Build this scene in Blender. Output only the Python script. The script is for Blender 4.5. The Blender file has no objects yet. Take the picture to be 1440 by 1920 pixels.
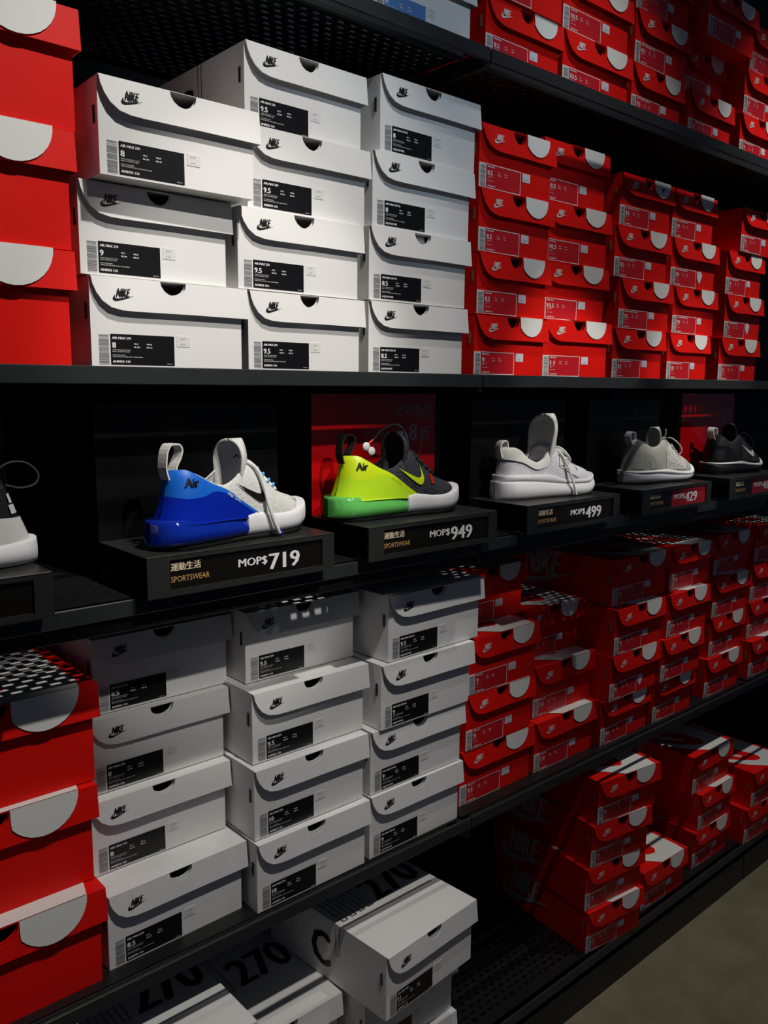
import bpy, bmesh, math, random
import numpy as np
from mathutils import Vector, Matrix
random.seed(7)
SC = bpy.context.scene
COL = SC.collection
FLOOR = 1.415            # eye height above the floor; heights below are given from the floor through zz()
def zz(z): return z + FLOOR

# ------------------------------------------------------------------ camera
cam_d = bpy.data.cameras.new('camera'); cam = bpy.data.objects.new('camera', cam_d); COL.objects.link(cam)
cam_d.sensor_width = 36; cam_d.lens = 36*1577.05/1920; cam_d.clip_start = .01
yaw, pit, rol = (math.radians(a) for a in (41.4707, -8.5299, .49416))
fw = Vector((math.sin(yaw)*math.cos(pit), math.cos(yaw)*math.cos(pit), math.sin(pit)))
r0 = Vector((math.cos(yaw), -math.sin(yaw), 0)); u0 = r0.cross(fw)
rt = math.cos(rol)*r0 + math.sin(rol)*u0; up = -math.sin(rol)*r0 + math.cos(rol)*u0
cam.matrix_world = Matrix(((rt.x, up.x, -fw.x, 0), (rt.y, up.y, -fw.y, 0), (rt.z, up.z, -fw.z, FLOOR), (0, 0, 0, 1)))
SC.camera = cam

# ------------------------------------------------------------------ world, lights, exposure
w = bpy.data.worlds.new('world'); SC.world = w; w.use_nodes = True
bg = w.node_tree.nodes['Background']; bg.inputs[0].default_value = (.55, .65, 1, 1); bg.inputs[1].default_value = .045
SC.view_settings.view_transform = 'Standard'; SC.view_settings.look = 'None'
SC.view_settings.exposure = 0; SC.view_settings.gamma = 1; SC.view_settings.use_curve_mapping = False
def spot(loc, aim, power, deg, blend=.6, size=.025, col=(1, .96, .905)):
    d = bpy.data.lights.new('ceiling_spot', 'SPOT'); d.energy = power; d.spot_size = math.radians(deg); d.spot_blend = blend
    d.shadow_soft_size = size; d.color = col
    o = bpy.data.objects.new('ceiling_spot', d); COL.objects.link(o)
    o.location = loc; o.rotation_euler = (Vector(aim)-Vector(loc)).to_track_quat('-Z', 'Y').to_euler()
    return o
spot((.70, .08, zz(1.5)), (.50, 1.05, zz(-.42)), 96, 52, .9)
spot((2.15, .52, zz(1.5)), (2.15, 1.05, zz(-.4)), 62, 46, 1)
spot((1.45, .52, zz(1.5)), (1.45, 1.05, zz(-.3)), 30, 50, 1, col=(1, .96, .92))
spot((.68, -.75, zz(1.5)), (.66, 1.05, zz(-.05)), 100, 17, .6)
spot((1.38, -.75, zz(1.5)), (1.40, 1.05, zz(-.06)), 130, 12, .6)
spot((1.95, -.75, zz(1.5)), (1.92, 1.05, zz(-.06)), 85, 12, .6)
spot((.55, -1.6, zz(1.7)), (1.05, 1.0, zz(.66)), 80, 20, .9, col=(.70, .86, 1))

# ------------------------------------------------------------------ materials
def mat(name, col, rough=.5, metal=0, coat=0, spec=.4, noise=0, nscale=40, bump=0, bscale=200, trans=0, tex='noise'):
    m = bpy.data.materials.new(name); m.use_nodes = True; nt = m.node_tree; b = nt.nodes['Principled BSDF']
    b.inputs['Base Color'].default_value = (*col, 1); b.inputs['Roughness'].default_value = rough; b.inputs['Metallic'].default_value = metal
    b.inputs['Coat Weight'].default_value = coat; b.inputs['Coat Roughness'].default_value = .05
    b.inputs['Specular IOR Level'].default_value = spec; b.inputs['Transmission Weight'].default_value = trans
    if noise or bump:
        tc = nt.nodes.new('ShaderNodeTexCoord')
    if noise:
        n = nt.nodes.new('ShaderNodeTexNoise'); n.inputs['Scale'].default_value = nscale; n.inputs['Detail'].default_value = 5
        nt.links.new(tc.outputs['Object'], n.inputs['Vector'])
        r = nt.nodes.new('ShaderNodeValToRGB'); r.color_ramp.elements[0].position = .3; r.color_ramp.elements[1].position = .7
        r.color_ramp.elements[0].color = (*[c*(1-noise) for c in col], 1); r.color_ramp.elements[1].color = (*[min(1, c*(1+noise)) for c in col], 1)
        nt.links.new(n.outputs['Fac'], r.inputs['Fac']); nt.links.new(r.outputs['Color'], b.inputs['Base Color'])
    if bump:
        if tex == 'voronoi':
            n2 = nt.nodes.new('ShaderNodeTexVoronoi'); o2 = n2.outputs['Distance']
        else:
            n2 = nt.nodes.new('ShaderNodeTexNoise'); o2 = n2.outputs['Fac']
        n2.inputs['Scale'].default_value = bscale; nt.links.new(tc.outputs['Object'], n2.inputs['Vector'])
        bp = nt.nodes.new('ShaderNodeBump'); bp.inputs['Strength'].default_value = bump; bp.inputs['Distance'].default_value = .002
        nt.links.new(o2, bp.inputs['Height']); nt.links.new(bp.outputs['Normal'], b.inputs['Normal'])
    return m
def knit(name, a, b2, scale=260, rough=.8):
    """two-tone woven fabric"""
    m = mat(name, a, rough); nt = m.node_tree; b = nt.nodes['Principled BSDF']
    tc = nt.nodes.new('ShaderNodeTexCoord'); v = nt.nodes.new('ShaderNodeTexVoronoi'); v.inputs['Scale'].default_value = scale
    mp = nt.nodes.new('ShaderNodeMapping'); mp.inputs['Scale'].default_value = (1, .6, 1.5)
    nt.links.new(tc.outputs['Object'], mp.inputs['Vector']); nt.links.new(mp.outputs['Vector'], v.inputs['Vector'])
    r = nt.nodes.new('ShaderNodeValToRGB'); r.color_ramp.elements[0].position = .35; r.color_ramp.elements[1].position = .6
    r.color_ramp.elements[0].color = (*b2, 1); r.color_ramp.elements[1].color = (*a, 1)
    nt.links.new(v.outputs['Distance'], r.inputs['Fac']); nt.links.new(r.outputs['Color'], b.inputs['Base Color'])
    bp = nt.nodes.new('ShaderNodeBump'); bp.inputs['Strength'].default_value = .4; bp.inputs['Distance'].default_value = .001
    nt.links.new(v.outputs['Distance'], bp.inputs['Height']); nt.links.new(bp.outputs['Normal'], b.inputs['Normal'])
    return m
M = dict(
 white=mat('white_cardboard', (.80, .79, .77), .45, noise=.02, nscale=12),
 red=mat('red_cardboard', (.80, .008, .004), .5, spec=.18, noise=.03, nscale=10),
 wprint=mat('white_print', (.78, .78, .74), .5),
 bprint=mat('black_print', (.012, .012, .013), .4),
 label=mat('black_label', (.006, .006, .007), .35),
 rlabel=mat('red_label', (.60, .012, .02), .4),
 blabel=mat('blue_label', (.10, .24, .55), .4),
 lprint=mat('label_print', (.85, .85, .85), .5),
 grey=mat('grey_print', (.30, .30, .31), .5),
 sidegrey=mat('side_print_grey', (.5, .5, .5), .5),
 sticker=mat('sticker', (.74, .73, .70), .5),
 stick2=mat('sticker_blue_white', (.70, .72, .80), .5),
 inner=mat('card_edge', (.25, .16, .09), .8),
 shelf=mat('black_shelf_metal', (.008, .0085, .009), .42, noise=.15, nscale=60, bump=.05, bscale=900),
 rail=mat('dark_rail_metal', (.024, .026, .027), .40, noise=.1, nscale=80),
 panel=mat('black_panel', (.004, .004, .0045), .35, spec=.3),
 back=mat('back_panel', (.003, .003, .003), .6, spec=.2),
 holder=mat('holder_metal', (.022, .023, .022), .36, noise=.1, nscale=90),
 insert=mat('glossy_insert', (.008, .007, .006), .12),
 redinsert=mat('red_insert', (.42, .012, .02), .2),
 cream=mat('cream_lettering', (.80, .66, .45), .5), orange=mat('amber_lettering', (.62, .34, .12), .5),
 poster=mat('glossy_red_poster', (.55, .004, .006), .18, coat=.3), posterprint=mat('poster_print', (.42, .36, .36), .5),
 floor=None)
M['floor'] = mat('concrete', (.20, .175, .105), .55, noise=.18, nscale=9, bump=.08, bscale=60)

# ------------------------------------------------------------------ mesh helpers
class MB:
    def __init__(s): s.v = []; s.f = []; s.m = []
    def quad(s, pts, mi=0):
        n = len(s.v); s.v += [tuple(p) for p in pts]; s.f.append(tuple(range(n, n+len(pts)))); s.m.append(mi)
    def box(s, x0, x1, y0, y1, z0, z1, mi=0):
        n = len(s.v)
        s.v += [(x, y, z) for z in (z0, z1) for y in (y0, y1) for x in (x0, x1)]
        for f in ((0, 2, 3, 1), (4, 5, 7, 6), (0, 1, 5, 4), (2, 6, 7, 3), (0, 4, 6, 2), (1, 3, 7, 5)): s.f.append(tuple(n+i for i in f)); s.m.append(mi)
    def grid(s, P, mi=0, flip=False):
        n = len(s.v); a, b = len(P), len(P[0])
        for row in P: s.v += [tuple(p) for p in row]
        for i in range(a-1):
            for j in range(b-1):
                q = (n+i*b+j, n+i*b+j+1, n+(i+1)*b+j+1, n+(i+1)*b+j)
                s.f.append(q[::-1] if flip else q); s.m.append(mi)
    def add(s, me, tf, mi=0):
        n = len(s.v)
        s.v += [tuple(tf(v.co)) for v in me.vertices]
        for p in me.polygons: s.f.append(tuple(n+i for i in p.vertices)); s.m.append(mi)
    def mesh(s, name, mats, weld=0, smooth=False, recalc=False, solid=0, bevel=0):
        me = bpy.data.meshes.new(name); me.from_pydata(s.v, [], s.f)
        for m in (mats if isinstance(mats, (list, tuple)) else [mats]): me.materials.append(m)
        me.polygons.foreach_set('material_index', s.m)
        if weld or recalc or solid or bevel:
            bm = bmesh.new(); bm.from_mesh(me)
            if weld: bmesh.ops.remove_doubles(bm, verts=bm.verts, dist=weld)
            if recalc or solid: bmesh.ops.recalc_face_normals(bm, faces=bm.faces)
            if solid: bmesh.ops.solidify(bm, geom=bm.faces[:], thickness=solid)
            if bevel: bmesh.ops.bevel(bm, geom=bm.edges[:], offset=bevel, segments=1, affect='EDGES')
            bm.to_mesh(me); bm.free()
        if smooth: me.polygons.foreach_set('use_smooth', [True]*len(me.polygons))
        me.update(); return me
def obj(name, me, parent=None, loc=None):
    o = bpy.data.objects.new(name, me); COL.objects.link(o); o.parent = parent
    if loc: o.location = loc
    return o
def thing(name, label, cat, loc=(0, 0, 0), rz=0, group=None):
    o = bpy.data.objects.new(name, None); COL.objects.link(o); o.empty_display_size = .05
    o.location = loc; o.rotation_euler = (0, 0, rz); o['label'] = label; o['category'] = cat
    if group: o['group'] = group
    return o
_tc = {}
def text(s, res=2):
    if (s, res) not in _tc:
        c = bpy.data.curves.new('t', 'FONT'); c.body = s; c.size = 1; c.resolution_u = res; c.fill_mode = 'FRONT'
        o = bpy.data.objects.new('t', c); COL.objects.link(o); bpy.context.view_layer.update()
        me = bpy.data.meshes.new_from_object(o.evaluated_get(bpy.context.evaluated_depsgraph_get()))
        bpy.data.objects.remove(o); bpy.data.curves.remove(c)
        xs = [v.co.x for v in me.vertices]; ys = [v.co.y for v in me.vertices]
        _tc[(s, res)] = (me, min(xs), max(xs), min(ys), max(ys))
    return _tc[(s, res)]
def put_text(mb, s, x, z, h=None, w=None, y=0, bold=0, shear=0, mi=0, res=2, plane='xz', cap=.73):
    """flat lettering with its lower corner at x, z; h: capital height; w: width (None: natural)"""
    me, x0, x1, y0, y1 = text(s, res)
    k = h/cap if h else w/(x1-x0)
    kx = (w/(x1-x0)) if w else k
    for e, d in enumerate((0,) if not bold else (-bold, 0, bold)):
        dep = -.00012*e if plane != 'xy' else .00012*e
        def tf(c, d=d, y=y+dep):
            X = x + (c.x-x0)*kx + c.y*k*shear + d; Z = z + c.y*k
            return (X, y, Z) if plane == 'xz' else ((X, Z, y) if plane == 'xy' else (y, X, Z))
        mb.add(me, tf, mi)
SW = [(1, .36), (.6, .175), (.35, .06), (.2, .004), (.1, 0), (.03, .05), (0, .13), (.02, .22), (.07, .31), (.125, .37), (.10, .28), (.105, .2), (.14, .16), (.21, .145), (.3, .155), (.5, .21), (.75, .285)]
def swoosh_faces(mb, tf, mi=0):
    lo = [(1, .36), (.8, .27), (.6, .175), (.35, .06), (.2, .004), (.1, 0), (.03, .05), (0, .13), (.02, .22), (.07, .31), (.125, .37)]
    hi = [(1, .36), (.85, .315), (.7, .27), (.5, .21), (.3, .155), (.21, .145), (.15, .155), (.115, .18), (.10, .22), (.105, .29), (.125, .37)]
    mb.grid([[tf(*a), tf(*b)] for a, b in zip(lo, hi)], mi)
def logo(mb, x, z, wd, y=0, mi=0, plane='xz', res=2):
    """bold slanted letters over a curved tick"""
    def P(a, b): return (a, y, b) if plane == 'xz' else ((a, b, y) if plane == 'xy' else (y, a, b))
    swoosh_faces(mb, lambda a, b: P(x+a*wd, z+b*wd*.75), mi)
    put_text(mb, 'NIKE', x+wd*.17, z+wd*.19, h=wd*.37, w=wd*.55, y=y, bold=wd*.014, shear=.22, mi=mi, plane=plane, res=res)

# ------------------------------------------------------------------ setting: floor, back wall
def setting(o): o['kind'] = 'structure'; return o
mb = MB(); mb.box(-3, 6, -4, 1.6, -.05, 0); setting(obj('floor', mb.mesh('floor', M['floor'])))
mb = MB(); mb.box(-3, 6, 1.55, 1.62, 0, 3.3); setting(obj('wall_back', mb.mesh('wall_back', M['back'])))
# floor joint seen near the plinth
# ------------------------------------------------------------------ shelving: three bays, five levels
BAY = [(-.065, 1.112), (1.112, 2.290), (2.290, 3.467)]
def perforated(mb, x0, x1, y0, y1, z, th, ys, xs0, px=.0237, py=.0163, sx=.0125, sy=.0065):
    """sheet with staggered rows of slots, top at z"""
    for zt, fl in ((z, False), (z-th, True)):
        def q(a, b, c, d):
            p = [(a, c, zt), (b, c, zt), (b, d, zt), (a, d, zt)]
            mb.quad(p[::-1] if fl else p)
        y = y0; j = 0; yc = ys
        while yc + sy < y1 - .02:
            q(x0, x1, y, yc-sy/2)
            x = x0; xc = xs0 + (px/2 if j % 2 else 0)
            while xc + sx/2 < x1 - .012:
                q(x, xc-sx/2, yc-sy/2, yc+sy/2); x = xc+sx/2; xc += px
            q(x, x1, yc-sy/2, yc+sy/2)
            y = yc+sy/2; yc += py; j += 1
        q(x0, x1, y, y1)
    yc = ys; j = 0
    while yc + sy < y1 - .02:
        xc = xs0 + (px/2 if j % 2 else 0)
        while xc + sx/2 < x1 - .012:
            a, b, c, d = xc-sx/2, xc+sx/2, yc-sy/2, yc+sy/2
            mb.quad([(a, c, z-th), (b, c, z-th), (b, c, z), (a, c, z)][::-1]); mb.quad([(a, d, z-th), (b, d, z-th), (b, d, z), (a, d, z)])
            mb.quad([(a, c, z-th), (a, d, z-th), (a, d, z), (a, c, z)]); mb.quad([(b, c, z-th), (b, d, z-th), (b, d, z), (b, c, z)][::-1])
            xc += px
        yc += py; j += 1
BW = BAY[0][1]-BAY[0][0]
mb = MB(); perforated(mb, .008, BW-.008, 1.034, 1.5, 0, .002, 1.088, .03); ME_deck = mb.mesh('deck', M['shelf'])
mb = MB(); perforated(mb, .008, BW-.008, 1.016, 1.5, 0, .002, 1.046, .03); ME_deck3 = mb.mesh('deck', M['shelf'])
mb = MB(); perforated(mb, .004, BW-.004, 1.003, 1.5, 0, .002, 1.038, .0255); ME_deck2 = mb.mesh('deck', M['shelf'])
mb = MB(); mb.box(.002, BW-.002, 1.0, 1.006, -.022, 0); ME_rail = mb.mesh('front_rail', M['rail'], bevel=.001)
mb = MB(); mb.box(.03, BW-.03, 1.034, 1.039, -.020, -.0022); ME_lip = mb.mesh('front_lip', M['rail'], bevel=.001)
mb = MB(); mb.box(0, .006, 1.006, 1.5, -.03, -.0025); ME_brk = mb.mesh('end_bracket', M['shelf'], bevel=.001)
mb = MB(); mb.box(.002, BW-.002, 1.001, 1.006, -.024, -.0022); ME_edge = mb.mesh('front_edge', M['rail'], bevel=.0012)
mb = MB(); mb.box(.003, BW-.003, 1.012, 1.018, -.046, -.026); ME_under = mb.mesh('under_strip', M['shelf'], bevel=.001)
BN = ['near bay', 'middle bay', 'far bay']
LV = [('T', .553, 'topmost black metal shelf'), ('U', .021, 'black metal shelf over the sneakers'), ('L', -.805, 'black metal shelf under the sneakers')]
def rail(bx, z, nm, bi):
    o = obj('front_rail', ME_rail, None, (bx, 0, zz(z))); o['category'] = 'rail'; o['group'] = 'front rails'
    o['label'] = f'thin metal rail fronting the {nm}, {BN[bi]}'
for bi, (bx, _) in enumerate(BAY):
    for k, z, nm in LV:
        t = thing('metal_shelf', f'{nm}, {BN[bi]}, carrying stacked shoe boxes', 'shelf', (bx, 0, zz(z)), group='box shelves')
        dz = -.016 if k == 'L' else 0
        obj('deck', ME_deck, t, (0, 0, dz)); rail(bx, z, nm, bi); obj('front_lip', ME_lip, t, (0, 0, dz))
        obj('end_bracket', ME_brk, t, (0, 0, dz)); obj('end_bracket', ME_brk, t, (BW-.006, 0, dz))
    t = thing('display_shelf', f'slotted black metal shelf carrying the price stands, {BN[bi]}', 'shelf', (bx, 0, zz(-.272)), group='sneaker shelves')
    obj('deck', ME_deck2, t); obj('front_edge', ME_edge, t); obj('under_strip', ME_under, t)
    obj('end_bracket', ME_brk, t); obj('end_bracket', ME_brk, t, (BW-.006, 0, 0))
    t = thing('base_shelf', f'slotted black bottom shelf with plinth on the concrete floor, {BN[bi]}', 'shelf', (bx, 0, 0), group='bottom shelves')
    d = obj('deck', ME_deck3, t, (0, 0, zz(-1.30)))
    rail(bx, -1.30, 'bottom shelf', bi); obj('front_lip', ME_lip, t, (0, 0, zz(-1.30)))
    mb = MB(); mb.box(.004, BW-.004, 1.02, 1.5, .084, .088); obj('added_dark_pan', mb.mesh('added_dark_pan', M['back']), t)  # added unseen black plate; hides the lit floor so the slots read dark
    mb = MB(); mb.box(.002, BW-.002, 1.0, 1.012, .002, .075); obj('plinth', mb.mesh('plinth', M['shelf'], bevel=.0015), t)
    mb = MB(); mb.box(.004, BW-.004, 1.010, 1.018, .070, .1); obj('plinth_step', mb.mesh('plinth_step', M['shelf'], bevel=.001), t)
for i, x in enumerate((BAY[0][0], BAY[0][1], BAY[1][1])):
    t = thing('upright_post', f'black slotted upright post behind the boxes, {("near", "middle", "far")[i]} joint of the shelves', 'post', (x, 1.515, 0), group='uprights')
    mb = MB(); mb.box(-.018, .018, -.012, .03, 0, 2.6); obj('post', mb.mesh('post', M['shelf'], bevel=.002), t)

# ------------------------------------------------------------------ shoe boxes
DEP = .32
def arc_notch(cx, top, r, dep, n=9):
    return [(cx + r*math.cos(a), top - dep*math.sin(a)) for a in [math.pi*i/(n-1) for i in range(n)]]
_bm = {}
def box_meshes(kind, h):
    key = (kind, round(h, 4))
    if key in _bm: return _bm[key]
    W = {'W': .222, 'R': .2, 'G': .27}[kind]; fl = {'W': .041, 'R': .042, 'G': .046}[kind]
    nx = {'W': .110, 'R': .099, 'G': .134}[kind]; nr = {'W': .0185, 'R': .0175, 'G': .023}[kind]; nd = {'W': .018, 'R': .021, 'G': .024}[kind]
    m = M['white'] if kind == 'W' else M['red']
    bw = W-.0075; y0 = .0075; H = h-.0022
    b = MB()
    b.quad([(0, y0, 0), (bw, y0, 0), (bw, y0, H)] + [(x, y0, z) for x, z in arc_notch(nx, H, nr, nd-.002)] + [(0, y0, H)])
    b.quad([(0, y0, 0), (0, y0, H), (0, DEP, H), (0, DEP, 0)]); b.quad([(bw, y0, 0), (bw, DEP, 0), (bw, DEP, H), (bw, y0, H)])
    b.quad([(0, DEP, 0), (0, DEP, H), (bw, DEP, H), (bw, DEP, 0)]); b.quad([(0, y0, 0), (0, DEP, 0), (bw, DEP, 0), (bw, y0, 0)])
    body = b.mesh('body', m, weld=1e-5, solid=.0018)
    l = MB(); h0 = h; h = h-.0016
    cur = [(.0005, h), (.002, h-.010), (.006, h-.020), (.013, h-.030), (.024, h-fl+.0035), (.038, h-fl+.0006), (.055, h-fl)]
    if kind != 'W': cur = [(.0005, h), (.004, h-.012), (.0095, h-.024), (.018, h-.034), (.028, h-fl+.003), (.042, h-fl), (.06, h-fl)]
    yb = lambda z: .0025 - .0045*(h-z)/fl
    pts = cur + [(W*.6, h-fl+.0004), (W, h-fl), (W, h)] + arc_notch(nx, h, nr, nd)
    l.quad([(x, yb(z), z) for x, z in pts])
    l.quad([(0, .0025, h), (W, .0025, h), (W, DEP+.003, h), (0, DEP+.003, h)])
    l.quad([(W, .0025, h), (W, -.002, h-fl), (W, DEP+.003, h-fl), (W, DEP+.003, h)])
    l.quad([(0, DEP+.003, h), (W, DEP+.003, h), (W, DEP+.003, h-fl), (0, DEP+.003, h-fl)])
    bm_l = l.mesh('lid', m)
    bm = bmesh.new(); bm.from_mesh(bm_l)
    bmesh.ops.remove_doubles(bm, verts=bm.verts, dist=1e-5)
    bmesh.ops.triangulate(bm, faces=[f for f in bm.faces if len(f.verts) > 4])
    bmesh.ops.recalc_face_normals(bm, faces=bm.faces); bmesh.ops.solidify(bm, geom=bm.faces[:], thickness=.0012)
    bm.to_mesh(bm_l); bm.free()
    h = h0
    # tick emblem on the flap
    g = MB(); lx, lz = ({'W': (.026, h-.031), 'R': (.029, h-.031), 'G': (.035, h-.034)}[kind])
    logo(g, lx, lz, .029, y=yb(h-.02)-.0016, mi=0)
    lg = g.mesh('emblem', M['bprint'] if kind == 'W' else M['wprint'])
    disc = top = side = None
    if kind != 'W':
        cx, rr = (.1455, .035) if kind == 'R' else (.197, .047)
        d = MB(); pts = [(cx + rr*math.cos(a), h - rr*math.sin(a)*(1.0)) for a in [math.pi*i/16 for i in range(17)]]
        pts = [(max(x, nx+nr+.0004) if z > h-nd*.8 else x, z) for x, z in pts]
        d.quad([(x, yb(z)-.0016, z) for x, z in pts][::-1]); disc = d.mesh('printed_half_disc', M['wprint'])
        # tick printed large over the lid top, its bow running over the front edge
        d = MB(); zt = h-.0001
        k = W/.2
        d.quad([(x*k, y, zt) for x, y in ((.083, .0028), (cx/k+rr/k, .0028), (cx/k+rr/k+.005, .03), (cx/k+rr/k+.007, .31), (.03, .31), (.006, .20), (.004, .105), (.04, .045))])
        d.quad([(x*k, y, zt+.0003) for x, y in ((.006, .125), (.05, .075), (.085, .045), (.108, .040), (.122, .052), (.124, .075), (.108, .125), (.07, .185), (.008, .25))], 1)
        d.quad([(x*k, y, zt+.0006) for x, y in ((.010, .165), (.074, .080), (.084, .086), (.066, .125), (.012, .185))])
        top = d.mesh('lid_print', [M['wprint'], M['red']])
        d = MB(); logo(d, 0, h*.10, h*1.62, y=0, plane='yz')
        for i, v in enumerate(d.v): d.v[i] = (-.0014+min(0, v[0]), .29-v[1], v[2])
        side = d.mesh('side_print', M['sidegrey'])
    else:
        d = MB(); put_text(d, 'C', 0, h*.20, h=h*.56, w=.046, y=0, plane='yz', bold=.003)
        def loop(x, y0, y1, w2, e, f):
            for a, b2, c2, d2 in ((x, x+e, y0, y1), (x+w2-e, x+w2, y0, y1), (x, x+w2, y0-e, y0)): d.quad([f(a, c2), f(b2, c2), f(b2, d2), f(a, d2)])
        loop(.062, h*.52, h-.0018, .011, .0013, lambda a, z: (0, a, z))
        for i, v in enumerate(d.v): d.v[i] = (-.0014+min(0, v[0]), .195-v[1], v[2])
        pr = MB(); zt = h-.0001
        for q in range(4): 
            d_ = d; d = pr; loop(.012+q*.02, .128, .28, .011, .0013, lambda a, yv: (a, yv, zt)); d = d_
        put_text(pr, '270', .098, .128, h=.075, w=.112, y=zt, plane='xy', bold=.0028)
        top = pr.mesh('lid_print', M['bprint'])
        side = d.mesh('side_print', M['bprint'])
    s = MB(); s.box(-.0016, .0005, .016, .020, h*.52, h*.70); slot = s.mesh('side_tab', M['bprint'] if kind == 'W' else M['inner'])
    _bm[key] = (body, bm_l, lg, disc, top, side, slot, W, h); return _bm[key]
_lb = {}
LY = .0069
def label_meshes(kind, size, style):
    key = (kind, size, style)
    if key in _lb: return _lb[key]
    out = {}
    if kind == 'W':
        x0, x1, z0, z1 = .0245, .1115, .003, .041; y = LY
        q = MB(); q.quad([(x0, y, z0), (x1, y, z0), (x1, y, z1), (x0, y, z1)]); out['label'] = q.mesh('label', M['blabel'] if style == 'blue' else M['label'])
        p = MB(); yy = y-.0004
        put_text(p, 'AIR MAX 270 SE' if style == 'se' else 'AIR MAX 270', x0+.002, z1-.0065, h=.0032, y=yy, bold=.00018, res=1)
        put_text(p, size, x0+.002, z1-.0175, h=.0074, y=yy, bold=.0004)
        for i, (a, c) in enumerate((('UK_7', 'BR_39,5'), ('CM_26', 'EUR_41'))):
            put_text(p, a, x0+.031+i*.017, z1-.0125, h=.0017, y=yy, bold=.0002, res=1); put_text(p, c, x0+.031+i*.017, z1-.0165, h=.0017, y=yy, bold=.0002, res=1)
        for i, s in enumerate(('WHITE / BLACK-PHOTO BLUE', 'BLANC / NOIR-PHOTO BLEU', '', 'MADE IN INDONESIA', 'FABRIQUE EN INDONESIE, HECHO EN INDONESIA')):
            if s: put_text(p, s, x0+.002, z1-.0205-i*.0021, h=.0013, y=yy, res=1)
        put_text(p, 'AQ9164 005' if style == 'se' else 'AH8050 110', x0+.002, z0+.0022, h=.0033, y=yy, bold=.00018, res=1)
        put_text(p, 'NIKE.COM', x1-.011, z0+.0015, h=.0012, y=yy, res=1)
        out['print'] = p.mesh('label_print', M['lprint'])
        q = MB(); random.seed(3); z = z0
        while z < z1-.002:
            hh = random.choice((.0005, .0009, .0014)); q.quad([(.0095, y, z), (.0225, y, z), (.0225, y, z+hh), (.0095, y, z+hh)]); z += hh+random.choice((.0005, .0008, .0011))
        out['barcode'] = q.mesh('barcode', M['grey'])
        q = MB(); q.box(.1155, .1345, y, y+.0014, .028, .042); out['sticker'] = q.mesh('price_sticker', M['sticker'])
        q = MB(); put_text(q, '$1199', .1205, .0375, h=.0022, y=y-.0007, res=1); put_text(q, '$ 719', .1205, .0305, h=.0022, y=y-.0007, res=1); out['stickerprint'] = q.mesh('sticker_print', M['grey'])
    else:
        x0, x1, z0, z1 = .018, .108, .001, .0415; y = LY; e = .0012
        q = MB(); q.quad([(x0, y, z0), (x1, y, z0), (x1, y, z1), (x0, y, z1)]); out['label'] = q.mesh('label', M['rlabel'])
        p = MB(); yy = y-.0004
        for a, b, c, d in ((x0, x1, z1-e, z1), (x0, x1, z0, z0+e), (x1-e, x1, z0+e, z1-e)): p.quad([(a, yy, c), (b, yy, c), (b, yy, d), (a, yy, d)])
        put_text(p, {'a': 'NIKE ACMI', 'p': 'AIR ZOOM MARIAH FK RACER'}[style], x0+.003, z1-.0055, h=.0026, y=yy, bold=.00015, res=1)
        put_text(p, size, x0+.003, z1-.0185, h=.0085, w=.0062*len(size.replace('.', '')), y=yy, bold=.0003)
        for i in (0, 1):
            for j in (0, 1): put_text(p, ('UK_8', 'EUR_42', 'BR_40', 'CM_27')[i*2+j], x0+.030+i*.017, z1-.0125-j*.004, h=.0016, y=yy, bold=.00015, res=1)
        for i, s in enumerate(('UNIVERSITY RED', 'WHITE', '', 'MADE IN VIETNAM')):
            if s: put_text(p, s, x0+.003, z1-.0215-i*.0023, h=.0013, y=yy, res=1)
        put_text(p, 'AO0268 100', x0+.003, z0+.003, h=.0028, y=yy, bold=.00015, res=1)
        out['print'] = p.mesh('label_print', M['lprint'])
        q = MB(); q.box(.0, .0175, y-.0002, y+.0012, z0, z1); out['barcode'] = q.mesh('barcode_strip', M['sticker'])
        q = MB(); random.seed(5); z = z0+.001
        while z < z1-.003:
            hh = random.choice((.0006, .001, .0016)); q.quad([(.003, y-.0005, z), (.0155, y-.0005, z), (.0155, y-.0005, z+hh), (.003, y-.0005, z+hh)]); z += hh+random.choice((.0005, .0008, .0012))
        out['bars'] = q.mesh('barcode_lines', M['grey'])
        q = MB(); q.box(.1135, .1345, y, y+.0014, .026, .041); out['sticker'] = q.mesh('price_sticker', M['stick2'])
        q = MB(); put_text(q, '$ 499', .118, .029, h=.003, y=y-.0007, res=1); out['stickerprint'] = q.mesh('sticker_print', M['grey'])
    _lb[key] = out; return out
POS = {1: ['only box'], 2: ['bottom', 'top'], 3: ['bottom', 'middle', 'top'], 4: ['bottom', 'second from bottom', 'second from top', 'top']}
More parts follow.
